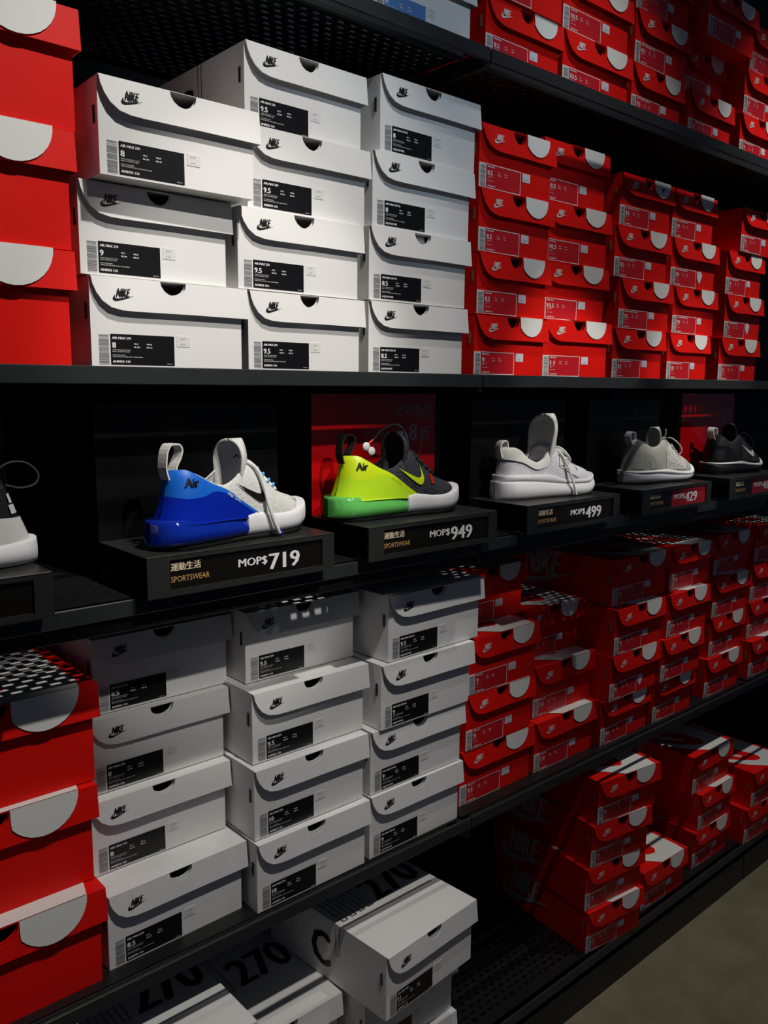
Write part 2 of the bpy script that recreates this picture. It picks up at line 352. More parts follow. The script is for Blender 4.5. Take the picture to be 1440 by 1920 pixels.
def shoe_box(kind, size, style, xl, y, z, h, rot, wd, label, group, extra=None):
    body, lid, lg, disc, top, side, slot, W, _ = box_meshes(kind, h)
    t = thing('shoe_box', label, 'box', (xl, y, zz(z)), math.radians(rot), group)
    if wd: t.scale = (wd/W, 1, 1)
    obj('body', body, t); L = obj('lid', lid, t); obj('emblem', lg, L)
    if disc: obj('half_disc_print', disc, L)
    if top: obj('lid_print', top, L)
    obj('side_print', side, t); obj('side_tab', slot, t)
    if kind != 'G':
        d = label_meshes(kind, size, style)
        q = obj('label', d['label'], t); obj('label_print', d['print'], q)['kind'] = 'stuff'
        q = obj('barcode', d['barcode'], t)
        if 'bars' in d: obj('barcode_lines', d['bars'], q)['kind'] = 'stuff'
        if extra == 'torn':
            s = MB(); s.quad([(.1135, .0066, .026), (.124, .0066, .012), (.131, .0066, .022), (.137, .0066, .034), (.128, .0066, .042), (.1135, .0066, .040)]); obj('torn_sticker', s.mesh('torn_sticker', M['stick2']), t)
        elif kind == 'W' or extra != 'bare':
            q = obj('price_sticker', d['sticker'], t); obj('sticker_print', d['stickerprint'], q)
    if extra == 'pen':
        s = MB(); n = 10; s.quad([(.148+.0035*math.cos(a), -.0022, h-.017+.0055*math.sin(a)) for a in [2*math.pi*i/n for i in range(n)]]); obj('pen_mark', s.mesh('pen_mark', mat('blue_ink', (.02, .03, .45), .5)), L)
    if extra == 'tissue':
        s = MB(); s.quad([(.094, .011, h-.021), (.126, .012, h-.021), (.124, .016, h-.004), (.098, .014, h-.005)]); obj('tissue', s.mesh('tissue', M['white']), t)
    return t
OV, UN, TP, DK = 'over the sneakers', 'under the sneakers', 'topmost shelf', 'bottom shelf'
PAST = 'past the whites'
# stack: (where, kind, style, base z, height, [(size, x, y, rot, width, extra), ...] from the bottom up)
STACKS = [
 ('large red stack at the picture edge', OV, 'G', '', .021, .137, [('', .142, 1.03, 0, 0, 0), ('', .148, 1.03, 0, 0, 0), ('', .159, 1.03, 0, 0, 0)]),
 ('first white stack', OV, 'W', '', .021, .112, [('8', .430, 1.03, 0, .224, 0), ('9', .4225, 1.035, 0, .211, 0), ('8', .436, .998, -1, .218, 0)]),
 ('second white stack', OV, 'W', '', .021, .1115, [('9.5', .658, 1.03, 0, .210, 0), ('9.5', .643, 1.03, 0, .222, 0), ('9.5', .664, 1.036, -1, .216, 0), ('9.5', .669, 1.048, 0, .216, 0)]),
 ('third white stack', OV, 'W', 'se', .021, .1135, [('8.5', .881, 1.03, 0, .222, 0), ('8.5', .881, 1.03, 0, .226, 'tissue'), ('8', .889, 1.032, 0, .226, 0), ('8', .904, 1.032, 0, .222, 0)]),
 ('first red stack '+PAST, OV, 'R', 'a', .021, .107, [('9', 1.127, 1.03, 0, .203, 0), ('8.5', 1.131, 1.03, 0, .2, 0), ('8.5', 1.131, 1.03, 0, .204, 0), ('8.5', 1.129, 1.03, 0, .205, 0)]),
 ('second red stack '+PAST, OV, 'R', 'a', .021, .1125, [('11', 1.335, 1.04, 0, .222, 0), ('10.5', 1.345, 1.06, 0, .222, 0), ('10.5', 1.346, 1.06, 0, .222, 0), ('10.5', 1.338, 1.06, 0, .215, 0)]),
 ('third red stack '+PAST, OV, 'R', 'p', .021, .1075, [('8.5', 1.602, 1.06, 0, .205, 0), ('8.5', 1.618, 1.06, 0, .21, 0), ('8.5', 1.592, 1.06, 0, .215, 0), ('8.5', 1.604, 1.06, 0, .207, 'pen')]),
 ('fourth red stack '+PAST, OV, 'R', 'p', .021, .1075, [('10', 1.826, 1.06, 0, .19, 0), ('10', 1.839, 1.06, 0, .2, 0), ('10', 1.821, 1.06, 0, .21, 'torn'), ('10', 1.815, 1.06, 0, .192, 0)]),
 ('fifth red stack '+PAST, OV, 'R', 'p', .021, .1075, [('9', 2.074, 1.06, 0, .21, 0), ('9', 2.09, 1.06, 0, .2, 'torn'), ('9', 2.083, 1.06, 0, .195, 0), ('9', 2.128, 1.05, 0, .2, 0)]),
 ('large red stack at the picture edge', UN, 'G', '', -.805, .137, [('', .143, 1.023, 0, 0, 0), ('', .147, 1.047, 0, 0, 0), ('', .157, 1.054, 0, 0, 0)]),
 ('first white stack', UN, 'W', '', -.805, .113, [('8.5', .420, 1.033, 1, .222, 0), ('8', .4225, 1.085, 0, .222, 0), ('8', .4305, 1.10, 0, .222, 0), ('8.5', .444, 1.11, 0, .222, 0)]),
 ('second white stack', UN, 'W', '', -.805, .115, [('10', .645, 1.008, 0, .222, 0), ('10', .647, 1.016, 0, .222, 0), ('9.5', .655, 1.031, 0, .226, 0), ('9.5', .669, 1.07, 0, .222, 0)]),
 ('third white stack', UN, 'W', 'se', -.805, .115, [('9', .873, 1.011, 0, .225, 0), ('9', .875, 1.012, 0, .226, 0), ('9', .889, 1.002, 0, .222, 0), ('9.5', .906, 1.004, 1.5, .236, 0)]),
 ('first red stack '+PAST, UN, 'R', 'a', -.805, .112, [('9.5', 1.122, 1.036, 0, .218, 0), ('9', 1.130, 1.03, 0, .2, 0), ('9', 1.130, 1.027, 0, .205, 0), ('8', 1.158, 1.09, 0, .205, 0)]),
 ('second red stack '+PAST, UN, 'R', 'a', -.805, .112, [('12', 1.345, 1.033, 0, .214, 0), ('12', 1.357, 1.05, 0, .211, 0), ('12', 1.366, 1.09, 0, .206, 0)]),
 ('third red stack '+PAST, UN, 'R', 'p', -.805, .107, [('8.5', 1.566, 1.02, 0, .195, 0), ('8', 1.5725, 1.006, 0, .197, 'torn'), ('9', 1.577, 1.003, 0, .2, 0), ('9', 1.587, 1.02, 0, .228, 0)]),
 ('fourth red stack '+PAST, UN, 'R', 'p', -.805, .107, [('10', 1.777, 1.016, 0, .185, 0), ('10', 1.776, 1.0, 0, .188, 0), ('10', 1.792, 1.0, 0, .19, 0), ('10', 1.818, 1.014, 0, .197, 0)]),
 ('fifth red stack '+PAST, UN, 'R', 'p', -.805, .107, [('9', 2.03, 1.018, 0, .19, 0), ('9', 2.045, 1.02, 0, .185, 0), ('9', 2.04, 1.016, 0, .195, 0), ('9', 2.062, 1.03, 0, .195, 0)]),
 ('sixth red stack '+PAST, UN, 'R', 'p', -.805, .107, [('9', 2.274, 1.016, 0, .2, 0), ('9', 2.282, 1.032, 0, .2, 0), ('9', 2.288, 1.033, 0, .2, 0), ('9', 2.315, 1.04, 0, .2, 0)]),
 ('near white stack', DK, 'W', '', -1.30, .12, [('10', .386, .985, 0, .225, 0), ('10', .386, .98, 0, .225, 0), ('10', .387, .966, 0, .225, 0)]),
 ('middle white stack', DK, 'W', '', -1.30, .12, [('10', .617, 1.045, 0, .222, 0), ('10', .616, 1.05, 0, .225, 0)]),
 ('far white stack', DK, 'W', '', -1.30, .12, [('11', .848, .988, 0, .224, 0), ('11', .851, .994, 0, .224, 0), ('11', .852, .94, 4, .234, 0)]),
 ('red stack nearest the white boxes', DK, 'R', 'p', -1.30, .105, [('9', 1.533, 1.01, -7, .195, 0), ('9', 1.53, 1.016, -7, .2, 0), ('9', 1.539, 1.012, -9, .195, 0), ('9', 1.549, 1.006, -8, .205, 0)]),
 ('single red box between taller stacks', DK, 'R', 'p', -1.30, .105, [('10', 1.774, 1.016, -2, .2, 0)]),
 ('second tall red stack', DK, 'R', 'p', -1.30, .107, [('9', 2.046, 1.027, -1, .19, 0), ('9', 2.06, 1.024, -1, .185, 0), ('7', 2.04, 1.036, -1, .2, 0)]),
 ('farthest red stack', DK, 'R', 'p', -1.30, .107, [('9', 2.278, .994, -2, .2, 0), ('9', 2.298, .99, -2, .2, 0)]),
 ('white box with blue label', TP, 'W', 'blue', .553, .112, [('8', .884, 1.03, 0, .222, 0)]),
 ('first red stack '+PAST, TP, 'R', 'a', .553, .102, [('8.5', 1.137, 1.03, 0, .207, 0), ('8.5', 1.13, 1.02, 0, .207, 0)]),
 ('second red stack '+PAST, TP, 'R', 'a', .553, .104, [('10.5', 1.35, 1.03, 0, .222, 0), ('10.5', 1.346, 1.03, 0, .22, 0)]),
 ('third red stack '+PAST, TP, 'R', 'p', .553, .102, [('8.5', 1.58, 1.03, 0, .196, 0), ('8.5', 1.582, 1.028, 0, .208, 0), ('8.5', 1.582, 1.03, 0, .208, 0)]),
 ('fourth red stack '+PAST, TP, 'R', 'p', .553, .103, [('9', 1.806, 1.03, 0, .197, 0), ('9', 1.825, 1.06, 0, .185, 'torn'), ('9', 1.815, 1.0, 0, .215, 0)]),
 ('fifth red stack '+PAST, TP, 'R', 'p', .553, .102, [('9', 2.046, 1.03, 0, .2, 0), ('9', 2.055, 1.03, 0, .2, 0), ('9', 2.072, 1.03, 0, .2, 0)]),
]
for where, shelf, kind, style, z, h, rows in STACKS:
    k = 1.02 if shelf == UN else 1.0        # these stacks stand a little deeper on the shelf
    z *= k; h *= k
    for i, (size, x, y, rot, wd, ex) in enumerate(rows):
        x *= k; y *= k; wd = (wd or .27)*k
        c = 'white' if kind == 'W' else 'red'
        if len(rows) == 1: lb = f'{c} shoe box standing alone, {where}, {shelf}' if 'single' in where else f'{where}, {shelf} beside red boxes'
        else: lb = f'{c} shoe box, {POS[len(rows)][i]}, {where}, {shelf}'
        shoe_box(kind, size, style, x, y, z+i*h+.0003*i, h, rot, wd, lb, f'{where}, {shelf}', ex)
#--SHOES--
# ------------------------------------------------------------------ price stands with back plates
HX = [.047, .462, .828, 1.212, 1.596, 1.985]; HW = .298; HTOP = -.2165
def price_stand(x0, price, redtag, label):
    t = thing('price_stand', label, 'price stand', (x0, 0, zz(HTOP)), group='price stands under the sneakers')
    b = MB(); b.box(0, HW, .972, 1.117, -.002, 0); obj('top_plate', b.mesh('top_plate', M['holder'], bevel=.0008), t)
    b = MB(); H = .0545; l, r, tp, bt = .031, .022, .007, .008; y0, y1 = .971, .9745
    b.box(0, l, y0, y1, -H, -.0021); b.box(HW-r, HW, y0, y1, -H, -.0021); b.box(l, HW-r, y0, y1, -tp, -.0021); b.box(l, HW-r, y0, y1, -H, -H+bt)
    obj('front_frame', b.mesh('front_frame', M['holder'], weld=1e-5), t)
    b = MB(); b.box(l-.002, HW-r+.002, .9746, .977, -H+bt-.002, -tp+.002); ins = obj('ticket', b.mesh('ticket', M['insert']), t)
    if redtag:
        b = MB(); b.quad([(.125, .9743, -H+bt), (HW-r, .9743, -H+bt), (HW-r, .9743, -tp), (.125, .9743, -tp)]); obj('red_price_field', b.mesh('red_price_field', M['redinsert']), ins)
    b = MB(); put_text(b, '運動生活', .034, -.0215, w=.043, h=.0085, y=.9741, bold=.0003, cap=.73); obj('category_print', b.mesh('category_print', M['cream']), ins)
    b = MB(); put_text(b, 'SPORTSWEAR', .034, -.0370, w=.056, h=.0080, y=.9741); obj('sub_print', b.mesh('sub_print', M['orange']), ins)
    b = MB(); put_text(b, 'MOP$', .135, -.0305, w=.046, h=.0115, y=.9741, bold=.0005)
    put_text(b, price, .185, -.0402, w=.051, h=.0235, y=.9741, bold=.0011); obj('price_print', b.mesh('price_print', M['lprint']), ins)
    b = MB(); b.box(.002, HW-.002, .9746, 1.01, -H+.0002, -H+.0022); obj('bottom_return', b.mesh('bottom_return', M['holder']), t)
    b = MB(); b.box(0, HW, 1.1175, 1.121, -.0525, .190); obj('back_plate', b.mesh('back_plate', M['panel']), t)
    b = MB(); b.box(.001, .012, 1.095, 1.1174, -.0525, -.0025); obj('foot_bracket', b.mesh('foot_bracket', M['holder']), t)
    return t
for x0, pr, rd, lb in zip(HX, ('590', '719', '949', '499', '429', '469'), (0, 0, 0, 0, 1, 1), (
    'black metal price stand cut off at the picture edge under a black-toed white sneaker',
    'black metal price stand with amber lettering under the blue-heeled white sneaker',
    'black metal price stand in front of the red poster under the neon-heeled sneaker',
    'black metal price stand under the all-white running shoe',
    'black metal price stand with red price field under the olive grey sneaker',
    'black metal price stand with red price field under the black knit sneaker')):
    price_stand(x0, pr, rd, lb)
def poster(x0, wd, z0, z1, label):
    t = thing('sale_poster', label, 'poster', (x0, 1.1168, zz(z0)), group='red sale posters')
    b = MB(); b.box(0, wd, -.0012, 0, 0, z1-z0); s = obj('sheet', b.mesh('sheet', M['poster']), t)
    b = MB(); H = z1-z0
    put_text(b, '全場產品', wd*.64, H-.036, w=wd*.31, h=.0165, y=-.0016, bold=.0003); obj('headline_print', b.mesh('headline_print', M['posterprint']), s)
    b = MB(); put_text(b, 'FOR ALL ITEMS', wd*.79, H-.044, w=wd*.16, h=.004, y=-.0016); obj('small_print', b.mesh('small_print', M['posterprint']), s)
    b = MB(); put_text(b, '8', wd*.765, H-.083, w=wd*.07, h=.031, y=-.0016, bold=.0012); put_text(b, '折', wd*.86, H-.081, w=wd*.085, h=.019, y=-.0016, bold=.0006); obj('discount_print', b.mesh('discount_print', M['posterprint']), s)
    b = MB(); put_text(b, '20% OFF', wd*.86, H-.091, w=wd*.085, h=.004, y=-.0016); obj('offer_print', b.mesh('offer_print', M['posterprint']), s)
poster(.826, .285, -.2155, -.014, 'glossy red sale poster standing behind the neon-heeled sneaker')
poster(1.995, .275, -.2155, -.014, 'glossy red sale poster standing behind the black knit sneaker')

# ------------------------------------------------------------------ sneakers
def spl(pts):
    xs = np.array([p[0] for p in pts], float); ys = np.array([p[1] for p in pts], float)
    h = np.diff(xs); d = np.diff(ys)/h; m = np.zeros(len(xs)); m[0] = d[0]; m[-1] = d[-1]
    for i in range(1, len(xs)-1): m[i] = 0 if d[i-1]*d[i] <= 0 else (h[i-1]+h[i])/(h[i-1]/d[i-1]+h[i]/d[i]) if True else 0
    def f(x):
        x = min(max(x, xs[0]), xs[-1]); i = min(max(int(np.searchsorted(xs, x))-1, 0), len(xs)-2); t = (x-xs[i])/h[i]
        return float((2*t**3-3*t*t+1)*ys[i]+(t**3-2*t*t+t)*h[i]*m[i]+(-2*t**3+3*t*t)*ys[i+1]+(t**3-t*t)*h[i]*m[i+1])
    return f
WPL = [(0, 0), (.008, .010), (.03, .0195), (.07, .0265), (.14, .031), (.25, .0325), (.4, .033), (.55, .0375), (.7, .0435), (.8, .0430), (.88, .037), (.94, .0275), (.98, .015), (1, 0)]
class Last:
    def __init__(s, L, zc, op, z0, lean=.0, wk=1.0, p=2.3, q=2.0):
        s.L = L; s.W = spl([(a, b*wk) for a, b in WPL]); s.ZC = spl(zc); s.OP = spl(op); s.Z0 = spl(z0); s.lean = lean; s.p = p; s.q = q
        s.cy = spl([(0, 0), (.4, .001), (.75, -.001), (1, .006)])
    def pt(s, u, t, side, off=0):
        w = s.W(u); o = min(s.OP(u), w*.82); z0 = s.Z0(u); zc = s.ZC(u)
        f = max(0, 1-t**s.p)**(1/s.q)
        return Vector((u*s.L + s.lean*t*(1-min(u, 1))**4, s.cy(u) + side*(o+(w-o)*f+0), z0+(zc-z0)*t))
    def surf(s, u, z, side, off):
        """point on the side wall at height z, pushed out by off"""
        t = (z-s.Z0(u))/(s.ZC(u)-s.Z0(u)); t = min(max(t, 0), 1)
        e = .004; p = s.pt(u, t, side)
        a = s.pt(min(u+e, 1), t, side)-s.pt(max(u-e, 0), t, side); b = s.pt(u, min(t+.01, 1), side)-s.pt(u, max(t-.01, 0), side)
        n = a.cross(b)
        if n.length < 1e-12: n = Vector((0, side, 0))
        n.normalize()
        if n.y*side < 0 and abs(n.y) > .05: n = -n
        elif abs(n.y) <= .05 and n.x > 0 and u < .3: n = -n
        return p+n*off
    def upper(s, name, m, parent, nu=60, nt=18, th=.0032):
        b = MB()
        us = [(1-math.cos(math.pi*i/nu))/2 for i in range(nu+1)]; ts = [math.sin(math.pi/2*j/nt) for j in range(nt+1)]
        for sd in (-1, 1): b.grid([[s.pt(u, t, sd) for t in ts] for u in us], flip=sd > 0)
        me = b.mesh(name, m, weld=3e-5, smooth=True, recalc=True)
        sgn = sum((-1 if v.co.y < s.cy(min(max(v.co.x/s.L, 0), 1)) else 1)*v.normal.y for v in me.vertices)
        if sgn < 0: me.flip_normals()
        o = obj(name, me, parent); sm = o.modifiers.new('thick', 'SOLIDIFY'); sm.thickness = th; sm.offset = -1
        return o
    def patch(s, name, m, parent, u0, u1, lo, hi, off=.0012, sides=(-1, 1), nu=28, nv=10):
        b = MB(); o = None
        us = [u0+(u1-u0)*((i/nu)**(2 if u0 < .01 else 1)) for i in range(nu+1)]
        for sd in sides:
            b.grid([[s.surf(u, lo(u)+(hi(u)-lo(u))*j/nv, sd, off(u, j/nv) if callable(off) else off) for j in range(nv+1)] for u in us], flip=sd > 0)
            if u0 >= .01 or sd == sides[-1]:
                o = obj(name, b.mesh(name, m, weld=1.5e-4, smooth=True, recalc=True), parent); b = MB()
        return o
    def tick(s, name, m, parent, u0, z0, ln, rise, side=-1, off=.0022, flipx=False):
        lo = [(1, .36), (.8, .27), (.6, .175), (.35, .06), (.2, .004), (.1, 0), (.03, .05), (0, .13), (.02, .22), (.07, .31), (.125, .37)]
        hi = [(1, .36), (.85, .315), (.7, .27), (.5, .21), (.3, .155), (.21, .145), (.15, .155), (.115, .18), (.10, .22), (.105, .29), (.125, .37)]
        def P(a, b):
            a = 1-a
            return s.surf(u0+a*ln, z0+rise*(b/.37)-.0*a, side, off)
        b = MB(); b.grid([[P(*p), P((p[0]+q[0])/2, (p[1]+q[1])/2), P(*q)] for p, q in zip(lo, hi)])
        return obj(name, b.mesh(name, m, smooth=True), parent)
def sole(name, m, parent, L, u0, u1, wf, zb, zt, bul=.06, n=44, smooth=True, cyf=None, prof=None):
    prof = prof or [(0, 0), (.80, 0), (.93, .04), (1.0+bul*.5, .22), (1+bul, .45), (1+bul*.8, .66), (1.0, .88), (.95, .985), (.86, 1.0), (0, 1)]
    b = MB()
    for sd in (-1, 1):
        P = []
        for i in range(n+1):
            k = (1-math.cos(math.pi*i/n))/2; u = u0+(u1-u0)*k; w_ = wf(u)
            P.append([(u*L, (cyf(u) if cyf else 0)+sd*w_*a, zb(u)+(zt(u)-zb(u))*c) for a, c in prof])
        b.grid(P, flip=sd < 0)
        for row in (P[0], P[-1]): b.quad(row)
    return obj(name, b.mesh(name, m, weld=3e-5, smooth=smooth, recalc=True), parent)
def tube(name, m, parent, pts, r, res=6, flat=1.0):
    c = bpy.data.curves.new(name, 'CURVE'); c.dimensions = '3D'; c.bevel_depth = r; c.bevel_resolution = 2; c.resolution_u = res; c.use_fill_caps = True
    sp = c.splines.new('BEZIER'); sp.bezier_points.add(len(pts)-1)
    for bp_, p in zip(sp.bezier_points, pts): bp_.co = p; bp_.handle_left_type = bp_.handle_right_type = 'AUTO'
    o = bpy.data.objects.new('t', c); COL.objects.link(o); bpy.context.view_layer.update()
    me = bpy.data.meshes.new_from_object(o.evaluated_get(bpy.context.evaluated_depsgraph_get())); bpy.data.objects.remove(o); bpy.data.curves.remove(c)
    me.materials.clear(); me.materials.append(m); me.polygons.foreach_set('use_smooth', [True]*len(me.polygons))
    return obj(name, me, parent)
def ribbon(name, m, parent, pts, wd, th=.0022):
    """a flat strap along pts (x, z), centred on y = 0"""
    b = MB(); n = len(pts); P = []
    for i, (x, z) in enumerate(pts):
        a = pts[max(i-1, 0)]; c = pts[min(i+1, n-1)]; d = Vector((c[0]-a[0], 0, c[1]-a[1])).normalized(); nn = Vector((-d.z, 0, d.x))*th/2
        P.append([Vector((x, -wd/2, z))+nn, Vector((x, wd/2, z))+nn, Vector((x, wd/2, z))-nn, Vector((x, -wd/2, z))-nn, Vector((x, -wd/2, z))+nn])
    b.grid(P); b.quad(P[0][:4]); b.quad(P[-1][:4])
    return obj(name, b.mesh(name, m, weld=1e-6, recalc=True), parent)
def smooth_path(pts, n=24):
    k = [i/(len(pts)-1) for i in range(len(pts))]; fx = spl(list(zip(k, [p[0] for p in pts]))); fz = spl(list(zip(k, [p[1] for p in pts])))
    return [(fx(i/n), fz(i/n)) for i in range(n+1)]
def laces(last, m, parent, us, t=.80, r=.0022, name='lace'):
    for u in us:
        tube(name, m, parent, [last.pt(u, t, -1)+Vector((0, -.001, .001)), last.pt(u-.006, .95, -1)+Vector((0, 0, .0025)), last.pt(u-.008, 1, 1)+Vector((0, 0, .003)), last.pt(u-.006, .95, 1)+Vector((0, 0, .0025)), last.pt(u, t, 1)+Vector((0, .001, .001))], r)
F = dict(
 wknit=knit('white_knit', (.76, .75, .71), (.60, .60, .57), 420), blk=knit('black_knit', (.012, .012, .014), (.055, .055, .068), 420),
 wleather=mat('white_leather', (.74, .72, .68), .5, bump=.1, bscale=400), foam=mat('white_foam', (.80, .79, .80), .55), wlace=mat('white_lace', (.78, .77, .74), .8),
 blue=mat('blue_panel', (.005, .13, .62), .45), dblue=mat('deep_blue_gloss', (.002, .018, .36), .12, coat=.6), airb=mat('blue_air_unit', (.003, .022, .30), .06, coat=1),
 sky=mat('sky_blue_lace_loop', (.10, .42, .78), .6), black=mat('black_rubber', (.010, .010, .011), .5), tick=mat('black_tick', (.006, .006, .007), .4),
 volt=mat('neon_yellow_panel', (.62, .80, .01), .4), voltg=mat('neon_gloss', (.50, .78, .02), .15, coat=.5), airg=mat('green_air_unit', (.12, .50, .10), .05, coat=1),
 dgrey=mat('dark_grey_lining', (.045, .045, .05), .85), redm=mat('red_mark', (.62, .01, .01), .4),
 rmesh=knit('white_mesh', (.74, .74, .77), (.56, .56, .60), 420), rpad=mat('white_padding', (.72, .72, .66), .8), rfoam=mat('white_running_foam', (.74, .72, .75), .5),
 olive=mat('olive_grey_knit', (.40, .41, .36), .8, bump=.3, bscale=500), oclip=mat('olive_heel_clip', (.36, .37, .32), .4), gfoam=mat('grey_foam', (.52, .53, .57), .5),
 pale=knit('pale_knit', (.66, .66, .60), (.36, .37, .32), 240), blackk=mat('black_fabric', (.010, .010, .012), .7, bump=.3, bscale=500), shine=mat('black_clip', (.010, .010, .011), .2),
 wtick=mat('white_tick', (.70, .70, .68), .5), grey=M['grey'])
def place(name, label, heel, toe, z=HTOP):
    dx, dy = toe[0]-heel[0], toe[1]-heel[1]
    return thing(name, label, 'shoe', (heel[0], heel[1], zz(z)+.0002), math.atan2(dy, dx), 'sneakers on the price stands')
SF = spl([(0, .0), (.01, .014), (.04, .025), (.1, .034), (.2, .0375), (.35, .0365), (.5, .038), (.62, .0425), (.74, .0465), (.83, .0455), (.9, .039), (.95, .030), (.985, .017), (1, 0)])
def sfw(u, u0=-.03, u1=1.015, k=1.0): return SF((u-u0)/(u1-u0))*k
def tongue(L, u, z0, z1, wd, lean, m, parent, name='tongue', curve=.012, th=.006):
    b = MB(); P = []
    for i in range(19):
        k = math.sin(i/18*math.pi/2); z = z0+(z1-z0)*k; row = []
        for j in range(13):
            a = j/12*2-1; ww = wd*(.85+.3*k)*(1 if k < .62 else math.sqrt(max(0, 1-((k-.62)/.38)**2)))
            row.append((u*L + lean*k - curve*a*a*(1-.2*k), a*ww, z))
        P.append(row)
    b.grid(P); me = b.mesh(name, m, smooth=True); o = obj(name, me, parent); s = o.modifiers.new('thick', 'SOLIDIFY'); s.thickness = th; s.offset = 0
    return o
def air_shoe(label, heel, toe, c):
    L = math.dist(heel, toe); t = place('sneaker', label, heel, toe)
    last = Last(L, [(0, .104), (.06, .104), (.14, .098), (.24, .086), (.32, .080), (.37, .083), (.42, .090), (.47, .099), (.52, .108), (.56, .111), (.60, .104), (.66, .088), (.76, .066), (.86, .056), (.94, .050), (1, .034)],
                [(0, .0), (.05, .012), (.12, .020), (.3, .025), (.42, .026), (.50, .021), (.55, .012), (.58, .003), (.595, 0), (1, 0)],
                [(0, .034), (.3, .033), (.55, .030), (.8, .028), (1, .026)], lean=.010)
    last.upper('upper', c['upper'], t)
    sole('outsole', c['out'], t, L, -.05, 1.0, lambda u: sfw(u, -.05, 1.0, .97), lambda u: .0 if u < .78 else (u-.78)**2*.20, lambda u: .0065 + (0 if u < .78 else (u-.78)**2*.2), .0)
    air = sole('air_unit', c['air'], t, L, -.085, .56, lambda u: SF(min((u+.085)/1.08, .36) if u < .3 else .36)*1.06*(1 if u < .3 else 1-.12*((u-.3)/.26)), lambda u: .0066, lambda u: .040-.010*max(0, (u-.2)/.36), prof=[(0, 0), (.84, 0), (.96, .05), (1.05, .2), (1.09, .36), (1.07, .52), (1.0, .68), (.92, .84), (.86, 1), (0, 1)])
    sole('midsole', c['foam'], t, L, .47, 1.02, lambda u: sfw(u, -.04, 1.02, 1.02)*min(1, .0+((u-.47)/.02+.9)), lambda u: .0066 + (0 if u < .78 else (u-.78)**2*.2), spl([(.47, .036), (.52, .0385), (.6, .036), (.75, .033), (.88, .037), (1.02, .046)]), .03)
    lo = spl([(0, .030), (.3, .027), (.56, .028)]); mid = spl([(0, .070), (.08, .067), (.16, .068), (.24, .073), (.30, .071), (.45, .050), (.56, .031)]); hi = spl([(0, .1035), (.06, .1035), (.14, .0955), (.24, .083), (.30, .0775), (.36, .0705), (.46, .053), (.575, .033)])
    last.patch('heel_clip', c['clip'], t, 0, .56, lo, mid, lambda u, v: .0022+.0085*(1-v)**1.6*(1-u/.62))
    last.patch('heel_panel', c['panel'], t, 0, .57, lambda u: mid(u)-.002, hi, .0016)
    last.patch('toe_overlay', c['toe'], t, .80, .985, lambda u: .030, lambda u: .030+.012*math.sin(min(1, (u-.80)/.1)*math.pi/2), .0009)
    last.tick('tick_emblem', c['tick'], t, .405, .052, .20, .030)
    last.tick('toe_tick', c['ttick'], t, .87, .043, .055, .006, off=.0016)
    # lettering on the heel panel
    b = MB(); put_text(b, 'Air', 0, 0, h=.012, w=.019, bold=.0006)
    me = MB(); me.f = b.f; me.m = b.m; me.v = [tuple(last.surf(.095+(v[0]-.0095)*3.9, .082+v[2], -1, .0032)) for v in b.v]
    obj('heel_lettering', me.mesh('heel_lettering', c['letter']), t)
    b = MB(); put_text(b, 'Air 270', 0, 0, h=.006, w=.026, bold=.0002)
    me = MB(); me.f = b.f; me.m = b.m; me.v = [tuple(last.surf(.335+v[0]*3.3, .066+v[2]-v[0]*.45, -1, .0036)) for v in b.v]
    obj('side_lettering', me.mesh('side_lettering', c['small']), t)
    # pull tab
    ribbon('pull_tab', c['tab'], t, smooth_path([(.006, .092), (.002, .108), (.004, .126), (.012, .138), (.023, .138), (.029, .130), (.026, .120), (.019, .108), (.017, .098)]), .017)
    tongue(L, .578, .060, .139, .029, -.004, c['upper'], t, curve=.032, th=.0045)
    laces(last, c['lace'], t, (.605, .62, .655, .69, .72), .80, .0024)
    for u in (.585, .625, .665, .70): 
        p = last.pt(u, .83, -1); tube('lace_loop', c['loop'], t, [p+Vector((-.002, -.0005, .0005)), p+Vector((.001, -.002, .0035)), p+Vector((.005, .002, .004))], .0022)
    return t, last, L
t, la, L = air_shoe('white knit sneaker with glossy blue heel and blue air sole', (.506, 1.012), (.752, 1.062), dict(upper=F['wknit'], out=F['black'], air=F['airb'], foam=F['foam'], clip=F['dblue'], panel=F['blue'], toe=F['wleather'], tick=F['tick'], ttick=F['tick'], letter=F['tick'], small=F['wtick'], tab=F['wleather'], lace=F['wlace'], loop=F['sky']))
p = la.pt(.56, .86, -1)
tube('hanging_lace', F['wlace'], t, [la.pt(.52, .97, -1)+Vector((0, 0, .003)), p+Vector((0, -.005, 0)), la.surf(.585, .070, -1, .006), la.surf(.60, .045, -1, .009), Vector((.62*L, -.052, .022)), Vector((.655*L, -.053, .006))], .0030)
tube('lace_tip', F['dblue'], t, [Vector((.645*L, -.0535, .012)), Vector((.67*L, -.0545, .003))], .0022)
b = MB(); put_text(b, 'Air', 0, 0, h=.006, w=.02); b.v = [(.578*L-.0065-.032*((-v[0]+.01)/.026)**2, -v[0]+.01, .112+v[2]) for v in b.v]; obj('tongue_print', b.mesh('tongue_print', F['tick']), t)
t, la, L = air_shoe('black knit sneaker with neon yellow heel and green air sole', (.836, 1.058), (1.088, 1.052), dict(upper=F['blk'], out=F['black'], air=F['airg'], foam=F['foam'], clip=F['voltg'], panel=F['volt'], toe=F['blackk'], tick=F['volt'], ttick=F['redm'], letter=F['tick'], small=F['volt'], tab=F['blackk'], lace=F['blackk'], loop=F['blackk']))
la.patch('red_accent', F['redm'], t, .66, .685, lambda u: .052, lambda u: .068, .002, sides=(-1,), nu=3, nv=5)
